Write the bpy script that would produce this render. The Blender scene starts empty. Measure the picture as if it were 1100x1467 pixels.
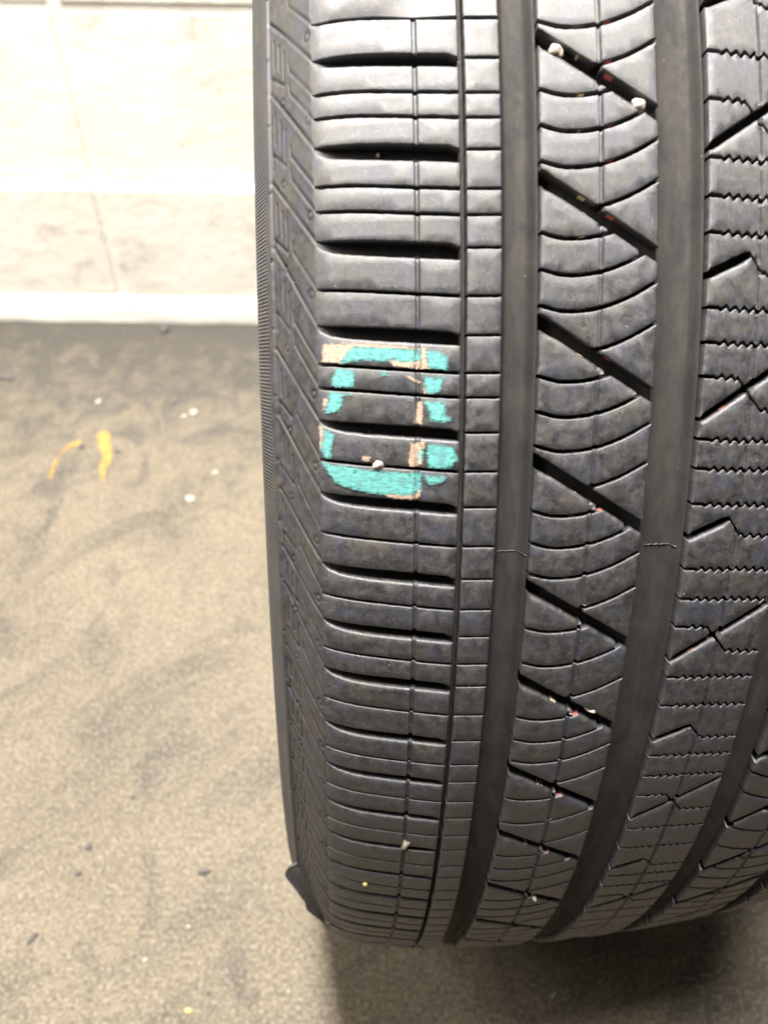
import bpy, bmesh, math, random
from mathutils import Vector, Matrix, noise
from mathutils.geometry import delaunay_2d_cdt
random.seed(7)
SC = bpy.context.scene
COL = SC.collection
rad = math.radians

# ------------------------------------------------------------------ camera
CAM_H, PITCH, ROLL, FPX = 0.728, rad(47.22), rad(0.89), 1224.1   # FPX for a 1100 px wide picture
cd = bpy.data.cameras.new('camera'); cam = bpy.data.objects.new('camera', cd); COL.objects.link(cam)
fw = Vector((0, math.cos(PITCH), -math.sin(PITCH))); rt0 = Vector((1, 0, 0)); up0 = Vector((0, math.sin(PITCH), math.cos(PITCH)))
RT = rt0*math.cos(ROLL) + up0*math.sin(ROLL); UP = -rt0*math.sin(ROLL) + up0*math.cos(ROLL)
cam.matrix_world = Matrix(((RT.x, UP.x, -fw.x, 0), (RT.y, UP.y, -fw.y, 0), (RT.z, UP.z, -fw.z, CAM_H), (0, 0, 0, 1)))
cd.sensor_fit = 'HORIZONTAL'; cd.sensor_width = 36; cd.lens = 36*FPX/1100
cd.clip_start = 0.01; cd.clip_end = 60
cd.dof.use_dof = True; cd.dof.focus_distance = 0.275; cd.dof.aperture_fstop = 16
SC.camera = cam

# ------------------------------------------------------------------ light
wd = bpy.data.worlds.new('World'); SC.world = wd; wd.use_nodes = True
bg = wd.node_tree.nodes['Background']; bg.inputs[0].default_value = (1.0, 0.96, 0.9, 1); bg.inputs[1].default_value = 0.015
def lamp(name, loc, target, sx, sy, watts, col):
    ld = bpy.data.lights.new(name, 'AREA'); ld.shape = 'RECTANGLE'; ld.size = sx; ld.size_y = sy; ld.energy = watts; ld.color = col
    o = bpy.data.objects.new(name, ld); COL.objects.link(o); o.location = loc
    o.rotation_euler = (Vector(target)-Vector(loc)).to_track_quat('-Z', 'Y').to_euler(); return o
lamp('wall_fill_lamp', (-1.25, 0.34, 1.50), (-0.25, 0.85, 0.1), 0.9, 0.8, 38, (1.0, 0.94, 0.85))  # added fill light, no known source: brightens the wall but spares the tread
key = lamp('ceiling_strip_lamp', (-0.18, 0.64, 2.5), (-0.1, 0.66, 0), 1.5, 0.26, 86, (1.0, 0.955, 0.90))
key.data.spread = rad(95)                                  # added narrowing of the beam, keeps light off the floor in front
SC.view_settings.view_transform = 'Standard'; SC.view_settings.look = 'None'
SC.view_settings.exposure = 0.0; SC.view_settings.gamma = 1.0; SC.view_settings.use_curve_mapping = False

# ------------------------------------------------------------------ helpers
def ray(px, py):
    return fw + RT*((px-550)/FPX) + UP*((733.5-py)/FPX)
def floor_pt(px, py, z=0.0):
    d = ray(px, py); k = (z-CAM_H)/d.z; return Vector((d.x*k, d.y*k, z))
def tag(o, label=None, cat=None, group=None, kind=None):
    if label: o['label'] = label
    if cat: o['category'] = cat
    if group: o['group'] = group
    if kind: o['kind'] = kind
    return o
def interp(x, xs, ys):
    if x <= xs[0]: return ys[0]
    for i in range(1, len(xs)):
        if x <= xs[i]:
            k = (x-xs[i-1])/(xs[i]-xs[i-1]); return ys[i-1]+k*(ys[i]-ys[i-1])
    return ys[-1]
def sinterp(x, xs, ys):                       # Catmull-like smooth interpolation
    if x <= xs[0]: return ys[0]
    if x >= xs[-1]: return ys[-1]
    n = len(xs)
    for i in range(1, n):
        if x <= xs[i]: break
    def m(j):
        a = max(0, j-1); b = min(n-1, j+1); return (ys[b]-ys[a])/(xs[b]-xs[a])
    h = xs[i]-xs[i-1]; t = (x-xs[i-1])/h
    return ((2*t**3-3*t*t+1)*ys[i-1]+(t**3-2*t*t+t)*h*m(i-1)+(-2*t**3+3*t*t)*ys[i]+(t**3-t*t)*h*m(i))
def sstep(a, b, x):
    t = min(1, max(0, (x-a)/(b-a))); return t*t*(3-2*t)
def nz(x, y, z=0.0): return noise.noise(Vector((x, y, z)))
def mesh_obj(name, verts, faces, mat, parent=None, uv=None, attrs=None, smooth=True, sharp=35):
    me = bpy.data.meshes.new(name); me.from_pydata(verts, [], faces)
    if uv is not None:
        l = me.uv_layers.new(name='UVMap')
        vi = [0]*len(me.loops); me.loops.foreach_get('vertex_index', vi)
        flat = []
        for i in vi: flat += [uv[i][0], uv[i][1]]
        l.data.foreach_set('uv', flat)
    for an, vals in (attrs or {}).items():
        a = me.attributes.new(an, 'FLOAT', 'POINT'); a.data.foreach_set('value', vals)
    if smooth:
        me.polygons.foreach_set('use_smooth', [True]*len(me.polygons))
        if sharp: me.set_sharp_from_angle(angle=rad(sharp))
    me.materials.append(mat)
    o = bpy.data.objects.new(name, me); COL.objects.link(o)
    if parent: o.parent = parent
    return o

# ------------------------------------------------------------------ materials
class NT:
    def __init__(s, name):
        s.m = bpy.data.materials.new(name); s.m.use_nodes = True; s.t = s.m.node_tree
        s.b = s.t.nodes['Principled BSDF']; s.out = s.t.nodes['Material Output']
    def n(s, typ, **kw):
        x = s.t.nodes.new(typ)
        for k, v in kw.items():
            if k.startswith('i_'):
                key = k[2:]; key = int(key) if key.isdigit() else key.replace('_', ' ')
                s.put(x.inputs[key], v)
            else: setattr(x, k, v)
        return x
    def put(s, sock, v):
        if isinstance(v, bpy.types.NodeSocket): s.t.links.new(v, sock)
        elif isinstance(v, bpy.types.Node): s.t.links.new(v.outputs[0], sock)
        else: sock.default_value = v
    def math(s, op, a, b=None, c=None, clamp=False):
        x = s.n('ShaderNodeMath', operation=op, use_clamp=clamp); s.put(x.inputs[0], a)
        if b is not None: s.put(x.inputs[1], b)
        if c is not None: s.put(x.inputs[2], c)
        return x.outputs[0]
    def mix(s, f, a, b):
        x = s.n('ShaderNodeMix', data_type='RGBA'); s.put(x.inputs[0], f)
        for sk, v in ((x.inputs[6], a), (x.inputs[7], b)):
            s.put(sk, (v+(1,)) if isinstance(v, tuple) and len(v) == 3 else v)
        return x.outputs[2]
    def noise(s, vec, scale, detail=4, rough=0.55, dist=0.0):
        x = s.n('ShaderNodeTexNoise'); s.put(x.inputs['Vector'], vec); x.inputs['Scale'].default_value = scale
        x.inputs['Detail'].default_value = detail; x.inputs['Roughness'].default_value = rough; x.inputs['Distortion'].default_value = dist
        return x.outputs['Fac']
    def ramp(s, f, a, b, ya=0.0, yb=1.0):
        x = s.n('ShaderNodeMapRange', clamp=True); s.put(x.inputs[0], f)
        for i, v in zip((1, 2, 3, 4), (a, b, ya, yb)): x.inputs[i].default_value = v
        return x.outputs[0]
    def scale(s, vec, v):
        x = s.n('ShaderNodeVectorMath', operation='MULTIPLY'); s.put(x.inputs[0], vec); x.inputs[1].default_value = v
        return x.outputs[0]
    def bump(s, h, strength, dist):
        x = s.n('ShaderNodeBump'); s.put(x.inputs['Height'], h); x.inputs['Strength'].default_value = strength; x.inputs['Distance'].default_value = dist
        s.put(s.b.inputs['Normal'], x.outputs[0]); return x

def rubber(name, tread=True, serr=False):
    n = NT(name); uv = n.n('ShaderNodeUVMap', uv_map='UVMap').outputs[0]
    dep = n.n('ShaderNodeAttribute', attribute_name='depth').outputs['Fac']
    sep = n.n('ShaderNodeSeparateXYZ'); n.put(sep.inputs[0], uv); S, U = sep.outputs[0], sep.outputs[1]
    big = n.noise(n.scale(uv, (1, 1, 1)), 0.045, 4, 0.6)
    mid = n.noise(uv, 0.28, 5, 0.6, 0.4)
    streak = n.noise(n.scale(uv, (0.16, 4.0, 1)), 0.9, 5, 0.7)
    fine = n.noise(uv, 3.2, 5, 0.75)
    hue = n.noise(uv, 0.11, 5, 0.62, 0.8)
    base = n.mix(n.ramp(mid, 0.36, 0.64), (0.015, 0.015, 0.016), (0.043, 0.042, 0.041))
    base = n.mix(n.math('MULTIPLY', n.ramp(hue, 0.48, 0.66), 0.85), base, (0.036, 0.036, 0.055))
    base = n.mix(n.math('MULTIPLY', n.ramp(hue, 0.46, 0.30), 0.7), base, (0.062, 0.051, 0.042))
    if tread:
        base = n.mix(n.math('MULTIPLY', n.ramp(streak, 0.5, 0.75), 0.45), base, (0.085, 0.083, 0.080))
        scf = n.noise(n.scale(uv, (1, 1, 1)), 0.55, 6, 0.72, 1.2)
        base = n.mix(n.math('MULTIPLY', n.ramp(scf, 0.53, 0.64), 0.5), base, (0.11, 0.104, 0.098))
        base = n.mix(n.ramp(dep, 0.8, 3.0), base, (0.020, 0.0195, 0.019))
        # dust that settled in the wide grooves and deep down
        dst = n.noise(n.scale(uv, (0.35, 1, 1)), 0.16, 6, 0.7, 0.6)
        dust = n.math('MULTIPLY', n.ramp(dep, 2.5, 5.5), n.ramp(dst, 0.38, 0.66, 0.15, 1.0))
        base = n.mix(n.math('MULTIPLY', dust, 0.55), base, (0.072, 0.063, 0.054))
        # leftovers of the factory's colour stripes, down on the groove walls only
        wall = n.math('MULTIPLY', n.ramp(dep, 0.7, 0.9), n.ramp(dep, 3.4, 3.0))
        nsp = n.noise(n.scale(uv, (1, 1, 1)), 0.12, 2, 0.5)
        def stripe(u0, w, col, lo, base):
            d = n.math('ABSOLUTE', n.math('SUBTRACT', U, u0)); m = n.math('MULTIPLY', n.math('LESS_THAN', d, w), wall)
            m = n.math('MULTIPLY', m, n.ramp(nsp, lo, lo+0.03)); return n.mix(m, base, col)
        base = stripe(33.2, 1.0, (0.42, 0.10, 0.08), 0.47, base)
        base = stripe(25.2, 0.9, (0.62, 0.50, 0.30), 0.50, base)
        base = stripe(67.5, 0.9, (0.22, 0.08, 0.06), 0.56, base)
    else:
        base = n.mix(n.math('MULTIPLY', n.ramp(big, 0.4, 0.7), 0.45), base, (0.066, 0.058, 0.050))
    if not tread: base = n.mix(n.ramp(dep, 0.08, 0.3), base, (0.010, 0.010, 0.011))      # shade in the engraved lines painted into the colour, dust elsewhere
    # pale grit specks
    vor = n.n('ShaderNodeTexVoronoi', feature='F1'); n.put(vor.inputs['Vector'], uv); vor.inputs['Scale'].default_value = 0.34
    vr = n.n('ShaderNodeSeparateColor'); n.put(vr.inputs[0], vor.outputs['Color'])
    sp = n.math('MULTIPLY', n.math('LESS_THAN', vor.outputs['Distance'], n.math('MULTIPLY', vr.outputs[1], 0.085)), n.math('GREATER_THAN', vr.outputs[0], 0.86))
    base = n.mix(n.math('MULTIPLY', sp, 0.8), base, (0.34, 0.31, 0.26))
    n.put(n.b.inputs['Base Color'], base)
    rgh = n.math('ADD', n.ramp(mid, 0.30, 0.70, 0.36, 0.60), n.ramp(fine, 0.3, 0.7, -0.06, 0.08))
    if tread: rgh = n.math('ADD', rgh, n.ramp(dep, 1.0, 4.0, 0.0, 0.25))
    if not tread: rgh = n.math('ADD', rgh, n.ramp(dep, 0.08, 0.3, 0.06, 0.4))
    n.put(n.b.inputs['Roughness'], rgh)
    n.put(n.b.inputs['Specular IOR Level'], n.ramp(dep, 0.6, 3.0, 1.0, 0.3) if tread else 0.7)
    hgt = n.math('ADD', n.math('MULTIPLY', fine, 0.9), n.math('ADD', n.math('MULTIPLY', streak, 0.55), n.math('MULTIPLY', mid, 0.35)))
    if serr:                                    # fine radial ribs of the rim guard
        w = n.math('SINE', n.math('MULTIPLY', S, 2*math.pi/1.25))
        m = n.math('MULTIPLY', n.ramp(U, 27.0, 29.0), n.ramp(U, 56.0, 54.0))
        hgt = n.math('ADD', n.math('MULTIPLY', hgt, 0.6), n.math('MULTIPLY', n.math('MULTIPLY', w, m), 0.9))
    n.bump(hgt, 0.55 if tread else 0.6, 0.0003 if tread else 0.0002)
    return n.m
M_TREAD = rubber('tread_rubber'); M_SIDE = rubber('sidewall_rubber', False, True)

def paint_mat(name, c1, c2, under):
    n = NT(name); uv = n.n('ShaderNodeUVMap', uv_map='UVMap').outputs[0]
    e = n.n('ShaderNodeAttribute', attribute_name='edge').outputs['Fac']
    a = n.noise(uv, 0.9, 3, 0.55); b = n.noise(uv, 0.35, 3, 0.55); c = n.noise(n.scale(uv, (2.2, 0.45, 1)), 0.8, 3, 0.6)
    col = n.mix(n.ramp(b, 0.38, 0.62), c1, c2); col = n.mix(n.math('MULTIPLY', n.ramp(c, 0.5, 0.68), 0.6), col, under)
    n.put(n.b.inputs['Base Color'], col); n.b.inputs['Roughness'].default_value = 0.75
    # worn through: bare rubber shows in chips, in streaks and along the rim of the stroke
    f = n.noise(n.scale(uv, (2.2, 0.4, 1)), 0.9, 3, 0.6)
    v = n.math('ADD', n.math('MULTIPLY', e, 0.42), n.math('ADD', n.math('MULTIPLY', a, 0.75), n.math('ADD', n.math('MULTIPLY', b, 0.7), n.math('MULTIPLY', f, 0.7))))
    n.put(n.b.inputs['Alpha'], n.ramp(v, 1.06, 1.46))
    n.bump(n.math('ADD', a, c), 0.35, 0.0002)
    return n.m
M_TURQ = paint_mat('turquoise_paint', (0.115, 0.43, 0.375), (0.085, 0.25, 0.26), (0.065, 0.10, 0.11))
M_CREAM = paint_mat('cream_paint', (0.50, 0.36, 0.26), (0.36, 0.26, 0.195), (0.11, 0.095, 0.082))

def concrete_floor():
    n = NT('stained_concrete'); g = n.n('ShaderNodeNewGeometry').outputs['Position']
    a = n.noise(g, 4.5, 6, 0.62, 0.5); b = n.noise(g, 22, 8, 0.72, 0.9); c = n.noise(g, 75, 6, 0.72, 0.4); d = n.noise(g, 330, 4, 0.75)
    rot = n.n('ShaderNodeVectorRotate', rotation_type='Z_AXIS'); n.put(rot.inputs['Vector'], g); rot.inputs['Angle'].default_value = rad(-38)
    sm = n.noise(n.scale(rot.outputs[0], (0.55, 1.9, 1)), 9, 7, 0.66, 0.7)
    sm2 = n.noise(n.scale(g, (1.7, 0.7, 1)), 13, 6, 0.66, 0.5)
    col = n.mix(n.ramp(a, 0.36, 0.64), (0.101, 0.083, 0.057), (0.138, 0.114, 0.078))
    col = n.mix(n.math('MULTIPLY', n.ramp(b, 0.44, 0.64), 0.55), col, (0.169, 0.142, 0.102))
    col = n.mix(n.math('MULTIPLY', n.ramp(sm, 0.51, 0.64), 0.7), col, (0.054, 0.048, 0.039))
    col = n.mix(n.math('MULTIPLY', n.ramp(sm2, 0.54, 0.66), 0.7), col, (0.045, 0.041, 0.035))
    col = n.mix(n.math('MULTIPLY', n.ramp(c, 0.52, 0.68), 0.40), col, (0.063, 0.053, 0.040))
    col = n.mix(n.math('MULTIPLY', n.ramp(c, 0.44, 0.32), 0.40), col, (0.195, 0.167, 0.127))
    col = n.mix(n.math('MULTIPLY', n.ramp(d, 0.53, 0.62), 0.8), col, (0.230, 0.201, 0.159))
    col = n.mix(n.math('MULTIPLY', n.ramp(d, 0.47, 0.38), 0.85), col, (0.042, 0.036, 0.029))
    e = n.noise(g, 620, 3, 0.8)
    col = n.mix(n.math('MULTIPLY', n.ramp(e, 0.56, 0.66), 0.6), col, (0.037, 0.034, 0.029))
    # grime that gathers along the foot of the wall
    sx = n.n('ShaderNodeSeparateXYZ'); n.put(sx.inputs[0], g)
    gr = n.math('MULTIPLY', n.ramp(n.math('ADD', sx.outputs[1], n.math('MULTIPLY', n.math('SUBTRACT', b, 0.5), 1.1)), 0.70, 0.98), 0.88)
    col = n.mix(gr, col, (0.049, 0.046, 0.041))
    vor = n.n('ShaderNodeTexVoronoi'); n.put(vor.inputs['Vector'], g); vor.inputs['Scale'].default_value = 120
    vs = n.n('ShaderNodeSeparateColor'); n.put(vs.inputs[0], vor.outputs['Color'])
    def specks(lo, hi, size, colr, amt, col):
        k = n.math('MULTIPLY', n.math('GREATER_THAN', vs.outputs[0], lo), n.math('LESS_THAN', vs.outputs[0], hi))
        k = n.math('MULTIPLY', k, n.ramp(n.math('SUBTRACT', vor.outputs['Distance'], n.math('MULTIPLY', vs.outputs[1], size)), 0.04, -0.04))
        return n.mix(n.math('MULTIPLY', k, amt), col, colr)
    col = specks(0.93, 1.0, 0.22, (0.251, 0.226, 0.188), 0.6, col); col = specks(0.0, 0.05, 0.20, (0.034, 0.030, 0.026), 0.6, col)
    n.put(n.b.inputs['Base Color'], col); n.put(n.b.inputs['Roughness'], n.ramp(b, 0.3, 0.7, 0.62, 0.85))
    n.b.inputs['Specular IOR Level'].default_value = 0.3
    n.bump(n.math('ADD', n.math('ADD', c, n.math('MULTIPLY', d, 0.6)), b), 0.5, 0.0012)
    return n.m
M_FLOOR = concrete_floor()
def wall_mat(name, c1, c2, dirt, dirtiness):
    n = NT(name); g = n.n('ShaderNodeNewGeometry').outputs['Position']
    a = n.noise(g, 9, 6, 0.65, 0.6); b = n.noise(g, 45, 5, 0.7); c = n.noise(n.scale(g, (1, 1, 1.6)), 22, 5, 0.65, 0.8)
    col = n.mix(n.ramp(a, 0.3, 0.7), c1, c2)
    col = n.mix(n.math('MULTIPLY', n.math('MULTIPLY', n.ramp(c, 0.5, 0.68), n.ramp(a, 0.42, 0.62)), dirtiness), col, dirt)
    n.put(n.b.inputs['Base Color'], col); n.b.inputs['Roughness'].default_value = 0.6
    n.bump(n.math('ADD', b, n.math('MULTIPLY', c, 0.8)), 0.4, 0.003); return n.m
M_BLOCK = wall_mat('painted_block', (0.85, 0.83, 0.77), (0.79, 0.75, 0.67), (0.48, 0.42, 0.34), 0.8)
M_MORTAR = wall_mat('painted_mortar', (0.82, 0.80, 0.75), (0.78, 0.75, 0.68), (0.5, 0.45, 0.36), 0.4)
def simple(name, c1, c2, scale, rough=0.8, bump=0.0006):
    n = NT(name); g = n.n('ShaderNodeTexCoord').outputs['Object']; a = n.noise(g, scale, 5, 0.65)
    n.put(n.b.inputs['Base Color'], n.mix(n.ramp(a, 0.3, 0.7), c1, c2)); n.b.inputs['Roughness'].default_value = rough
    n.bump(a, 0.6, bump); return n.m
M_STONE = simple('pale_stone', (0.55, 0.48, 0.41), (0.33, 0.27, 0.23), 600)
M_DARK = simple('dark_crumb', (0.045, 0.042, 0.040), (0.10, 0.09, 0.08), 500)
M_FLAKE = simple('white_flake', (0.40, 0.37, 0.31), (0.26, 0.23, 0.18), 400)
M_YSTONE = simple('yellow_grain', (0.55, 0.42, 0.15), (0.45, 0.33, 0.12), 600)
def floor_paint():
    n = NT('yellow_floor_paint'); g = n.n('ShaderNodeNewGeometry').outputs['Position']
    e = n.n('ShaderNodeAttribute', attribute_name='edge').outputs['Fac']
    a = n.noise(g, 180, 5, 0.65); b = n.noise(g, 60, 4, 0.6)
    n.put(n.b.inputs['Base Color'], n.mix(n.ramp(b, 0.3, 0.7), (0.42, 0.225, 0.035), (0.28, 0.165, 0.045))); n.b.inputs['Roughness'].default_value = 0.7
    n.put(n.b.inputs['Alpha'], n.ramp(n.math('ADD', n.math('MULTIPLY', e, 0.8), n.math('ADD', n.math('MULTIPLY', a, 1.4), n.math('MULTIPLY', b, 1.2))), 1.6, 2.2))
    return n.m
M_YPAINT = floor_paint()

# ------------------------------------------------------------------ floor and wall
YW = 1.044                                                 # the wall's face
def sheet(name, x0, x1, y0, y1, z, mat):
    return mesh_obj(name, [(x0, y0, z), (x1, y0, z), (x1, y1, z), (x0, y1, z)], [(0, 1, 2, 3)], mat, smooth=False)
floor = tag(sheet('floor', -4, 4, -4, YW+0.06, 0, M_FLOOR), kind='structure')

wall = bpy.data.objects.new('block_wall', None); COL.objects.link(wall); wall.location = (0, YW+0.018, 0)
tag(wall, 'white painted concrete block wall behind the tyre', 'wall')
def block_mesh():
    bm = bmesh.new(); bmesh.ops.create_cube(bm, size=1)
    for v in bm.verts: v.co = Vector((v.co.x*0.392, v.co.y*0.06, v.co.z*0.1945))
    bmesh.ops.bevel(bm, geom=bm.edges[:], offset=0.0025, segments=2, affect='EDGES')
    me = bpy.data.meshes.new('concrete_block'); bm.to_mesh(me); bm.free(); me.materials.append(M_BLOCK)
    me.polygons.foreach_set('use_smooth', [True]*len(me.polygons)); me.set_sharp_from_angle(angle=rad(40)); return me
dj = ray(118, 200); XJ = dj.x/dj.y*YW                      # where the upright joint stands
COURSE = 0.2025; bmsh = block_mesh()
for c in range(5):
    for k in range(-3, 5):
        o = bpy.data.objects.new('concrete_block', bmsh); COL.objects.link(o); o.parent = wall
        o.location = (XJ+0.2+0.402*k, 0.03+random.uniform(-.0008, .0008)-(0.011 if c == 0 else 0), COURSE*(c+0.5)+0.001)
        o.rotation_euler = (0, 0, random.uniform(-.002, .002))
def box(name, x0, x1, y0, y1, z0, z1, mat, parent):
    v = [(x, y, z) for x in (x0, x1) for y in (y0, y1) for z in (z0, z1)]
    f = [(0, 1, 3, 2), (4, 6, 7, 5), (0, 4, 5, 1), (2, 3, 7, 6), (0, 2, 6, 4), (1, 5, 7, 3)]
    return mesh_obj(name, v, f, mat, parent, smooth=False)
box('mortar', XJ-1.25, XJ+2.0, -0.0085, 0.0015, 0.0008, COURSE-.0035, M_MORTAR, wall)
box('mortar', XJ-1.25, XJ+2.0, 0.0022, 0.058, 0.0005, COURSE*5-.004, M_MORTAR, wall)
# rounded skirting of painted mortar at the wall's foot
vv, ff = [], []; nX = 160
prof = [(-0.008, 0.041), (-0.014, 0.037), (-0.0185, 0.028), (-0.0205, 0.018), (-0.0215, 0.008), (-0.0215, 0.0005)]
for i in range(nX+1):
    x = XJ-1.2+3.1*i/nX
    for j, (y, z) in enumerate(prof):
        w = nz(x*9, j*.7)*.0025+nz(x*40, j*1.3, 3)*.001
        vv.append((x, y+w*(0.2+j/5), max(z+w*1.5*(1-j/5), .0004)))
m = len(prof)
for i in range(nX):
    for j in range(m-1): ff.append((i*m+j, i*m+j+1, (i+1)*m+j+1, (i+1)*m+j))
mesh_obj('skirting', vv, ff, M_MORTAR, wall, sharp=None)

# ------------------------------------------------------------------ the tyre: where it stands
R, U0 = 365.0, 29.7                                        # millimetres; s runs round the tread (down the front), u across it
YC, YAW, CAMB = 0.4819, rad(4.29), rad(1.67)
tyre = bpy.data.objects.new('tyre', None); COL.objects.link(tyre)
rotm = Matrix.Rotation(YAW, 3, 'Z') @ Matrix.Rotation(CAMB, 3, 'Y')
tyre.rotation_euler = (0, CAMB, YAW); tyre.location = Vector((U0/1000, YC, R/1000)) - rotm @ Vector((0, 0, R/1000))
tag(tyre, 'used black car tyre standing on the concrete floor with turquoise paint on its shoulder', 'tyre')
CIRC = 2*math.pi*R
EXU = [-47, -45, -40, -35, -27, -19.5, -12, -8, 0]; EXD = [6.1, 4.8, 3.2, 2.2, 1.4, .8, .2, 0, 0]
UEND, UMIR = 197.6, 150.6                                  # the far shoulder mirrors the near one about 75.3
def drop(u):
    return (u-U0)**2/1600 + sinterp(u, EXU, EXD) + 0.6*sinterp(UMIR-u, EXU, EXD)
def P(s, u, d):
    th = s/R; r = (R-d)/1000
    return ((u-U0)/1000, -r*math.cos(th), -r*math.sin(th)+R/1000)
NOTCH = (-19.5, 30.4, 75.4, 118.5)
def notch(u):
    d = min(abs(u-c) for c in NOTCH); return 0.95*(1-sstep(.3, .78, d))

# ------------------------------------------------------------------ tread blocks
def inside(p, poly):
    c = False; j = len(poly)-1; x, y = p
    for i in range(len(poly)):
        xi, yi = poly[i]; xj, yj = poly[j]
        if (yi > y) != (yj > y) and x < (xj-xi)*(y-yi)/(yj-yi)+xi: c = not c
        j = i
    return c
def dist_edges(p, poly):
    b = 1e9; j = len(poly)-1
    for i in range(len(poly)):
        x1, y1 = poly[j]; x2, y2 = poly[i]; dx, dy = x2-x1, y2-y1; L = dx*dx+dy*dy
        t = 0 if L == 0 else max(0, min(1, ((p[0]-x1)*dx+(p[1]-y1)*dy)/L))
        b = min(b, math.hypot(p[0]-x1-t*dx, p[1]-y1-t*dy)); j = i
    return b
BLOCK_TOPS = []                                            # outlines kept for the paint strokes
def build_block(out, fine=True):
    """out: [(s, u, bevel)] -> verts, faces, uv, depth of one block"""
    a = sum(out[i-1][0]*out[i][1]-out[i][0]*out[i-1][1] for i in range(len(out)))
    if a < 0: out = out[::-1]
    if fine:
        out = [(s+nz(s*.9, u*.9)*.14+nz(s*3, u*3, 5)*.07, u+nz(s*.9, u*.9, 9)*.10, b) for s, u, b in out]
    n = len(out); ins = []
    for i in range(n):
        p, q, r = out[i-1], out[i], out[(i+1) % n]
        e1 = (q[0]-p[0], q[1]-p[1]); e2 = (r[0]-q[0], r[1]-q[1])
        l1 = math.hypot(*e1) or 1; l2 = math.hypot(*e2) or 1
        n1 = (-e1[1]/l1, e1[0]/l1); n2 = (-e2[1]/l2, e2[0]/l2)
        m = (n1[0]+n2[0], n1[1]+n2[1]); lm = math.hypot(*m) or 1; m = (m[0]/lm, m[1]/lm)
        k = min(1.6, 1/max(.3, m[0]*n1[0]+m[1]*n1[1]))
        ins.append((q[0]+m[0]*q[2]*k, q[1]+m[1]*q[2]*k))
    verts, uv, dep, faces = [], [], [], []
    def add(s, u, d):
        verts.append(P(s, u, drop(u)+d)); uv.append((s, u)); dep.append(max(0, d)); return len(verts)-1
    H = 7.2
    def hh(u): return H if u > -36 else max(1.2, H*(u+49)/13)
    r0 = [add(s, u, hh(u)+notch(u)*.3) for s, u, b in out]
    r1 = [add(s, u, b*.9+notch(u)) for s, u, b in out]
    if fine:
        rm = [add((s*.65+i[0]*.35), (u*.65+i[1]*.35), b*.32+notch(u)) for (s, u, b), i in zip(out, ins)]
        rings = (r0, r1, rm)
    else: rings = (r0, r1)
    pts = [Vector(q) for q in ins]; edges = []
    if fine:
        ss = [q[0] for q in ins]; us = [q[1] for q in ins]
        u = math.floor(min(us))
        while u < max(us):
            st = 1.3 if u < -34 or u > 185 else 3.0
            s = math.floor(min(ss))
            while s < max(ss):
                p = (s+.37, u+.21)
                if all(abs(p[1]-c) > 1.3 for c in NOTCH) and inside(p, ins) and dist_edges(p, ins) > .8: pts.append(Vector(p))
                s += 3.0
            u += st
        for c in NOTCH:
            if min(us) < c < max(us):
                for off in (-.78, -.5, -.3, .3, .5, .78):
                    s = math.floor(min(ss)); prev = None
                    while s < max(ss):
                        p = (s+.1, c+off)
                        if inside(p, ins) and dist_edges(p, ins) > .22:
                            pts.append(Vector(p))
                            if prev is not None: edges.append((prev, len(pts)-1))
                            prev = len(pts)-1
                        else: prev = None
                        s += 1.1
    res = delaunay_2d_cdt(pts, edges, [list(range(n))], 1, 1e-5)
    ov, of, orig = res[0], res[2], res[3]
    top = [add(v.x, v.y, notch(v.y)) for v in ov]
    back = {}
    for i, lst in enumerate(orig):
        for q in lst: back.setdefault(q, i)
    r2 = [top[back[i]] if i in back else add(ins[i][0], ins[i][1], notch(ins[i][1])) for i in range(n)]
    rings = rings+(r2,)
    tri = [tuple(top[k] for k in f) for f in of]
    flip = False
    if tri:
        A, B, C = (Vector(verts[k]) for k in tri[0]); nn = (B-A).cross(C-A); cen = (A+B+C)/3-Vector((A.x, 0, R/1000))
        flip = nn.dot(cen) < 0
    for f in tri: faces.append(f[::-1] if flip else f)
    for a_, b_ in zip(rings, rings[1:]):
        for i in range(n):
            j = (i+1) % n
            q = (a_[i], a_[j], b_[j], b_[i]); q = tuple(dict.fromkeys(q))
            if len(q) > 2: faces.append(q[::-1] if flip else q)
    BLOCK_TOPS.append(ins)
    return verts, faces, uv, dep
REST = [[], [], [], []]                                    # blocks round the back of the tyre, joined
S_LO, S_HI = -356, 72                                      # the stretch of tread the picture shows
def emit(name, out):
    sm = sum(q[0] for q in out)/len(out); um = sum(q[1] for q in out)/len(out)
    vis = S_LO < sm < S_HI and um < 150 and not (um > 95 and sm < -170)
    if len(out) < 4: return
    if vis:
        v, f, uv, d = build_block(out, True)
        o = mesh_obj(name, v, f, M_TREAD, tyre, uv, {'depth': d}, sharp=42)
    else:
        v, f, uv, d = build_block(out[::1], False); BLOCK_TOPS.pop()
        k = len(REST[0]); REST[0] += v; REST[1] += [tuple(i+k for i in q) for q in f]; REST[2] += uv; REST[3] += d
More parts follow.
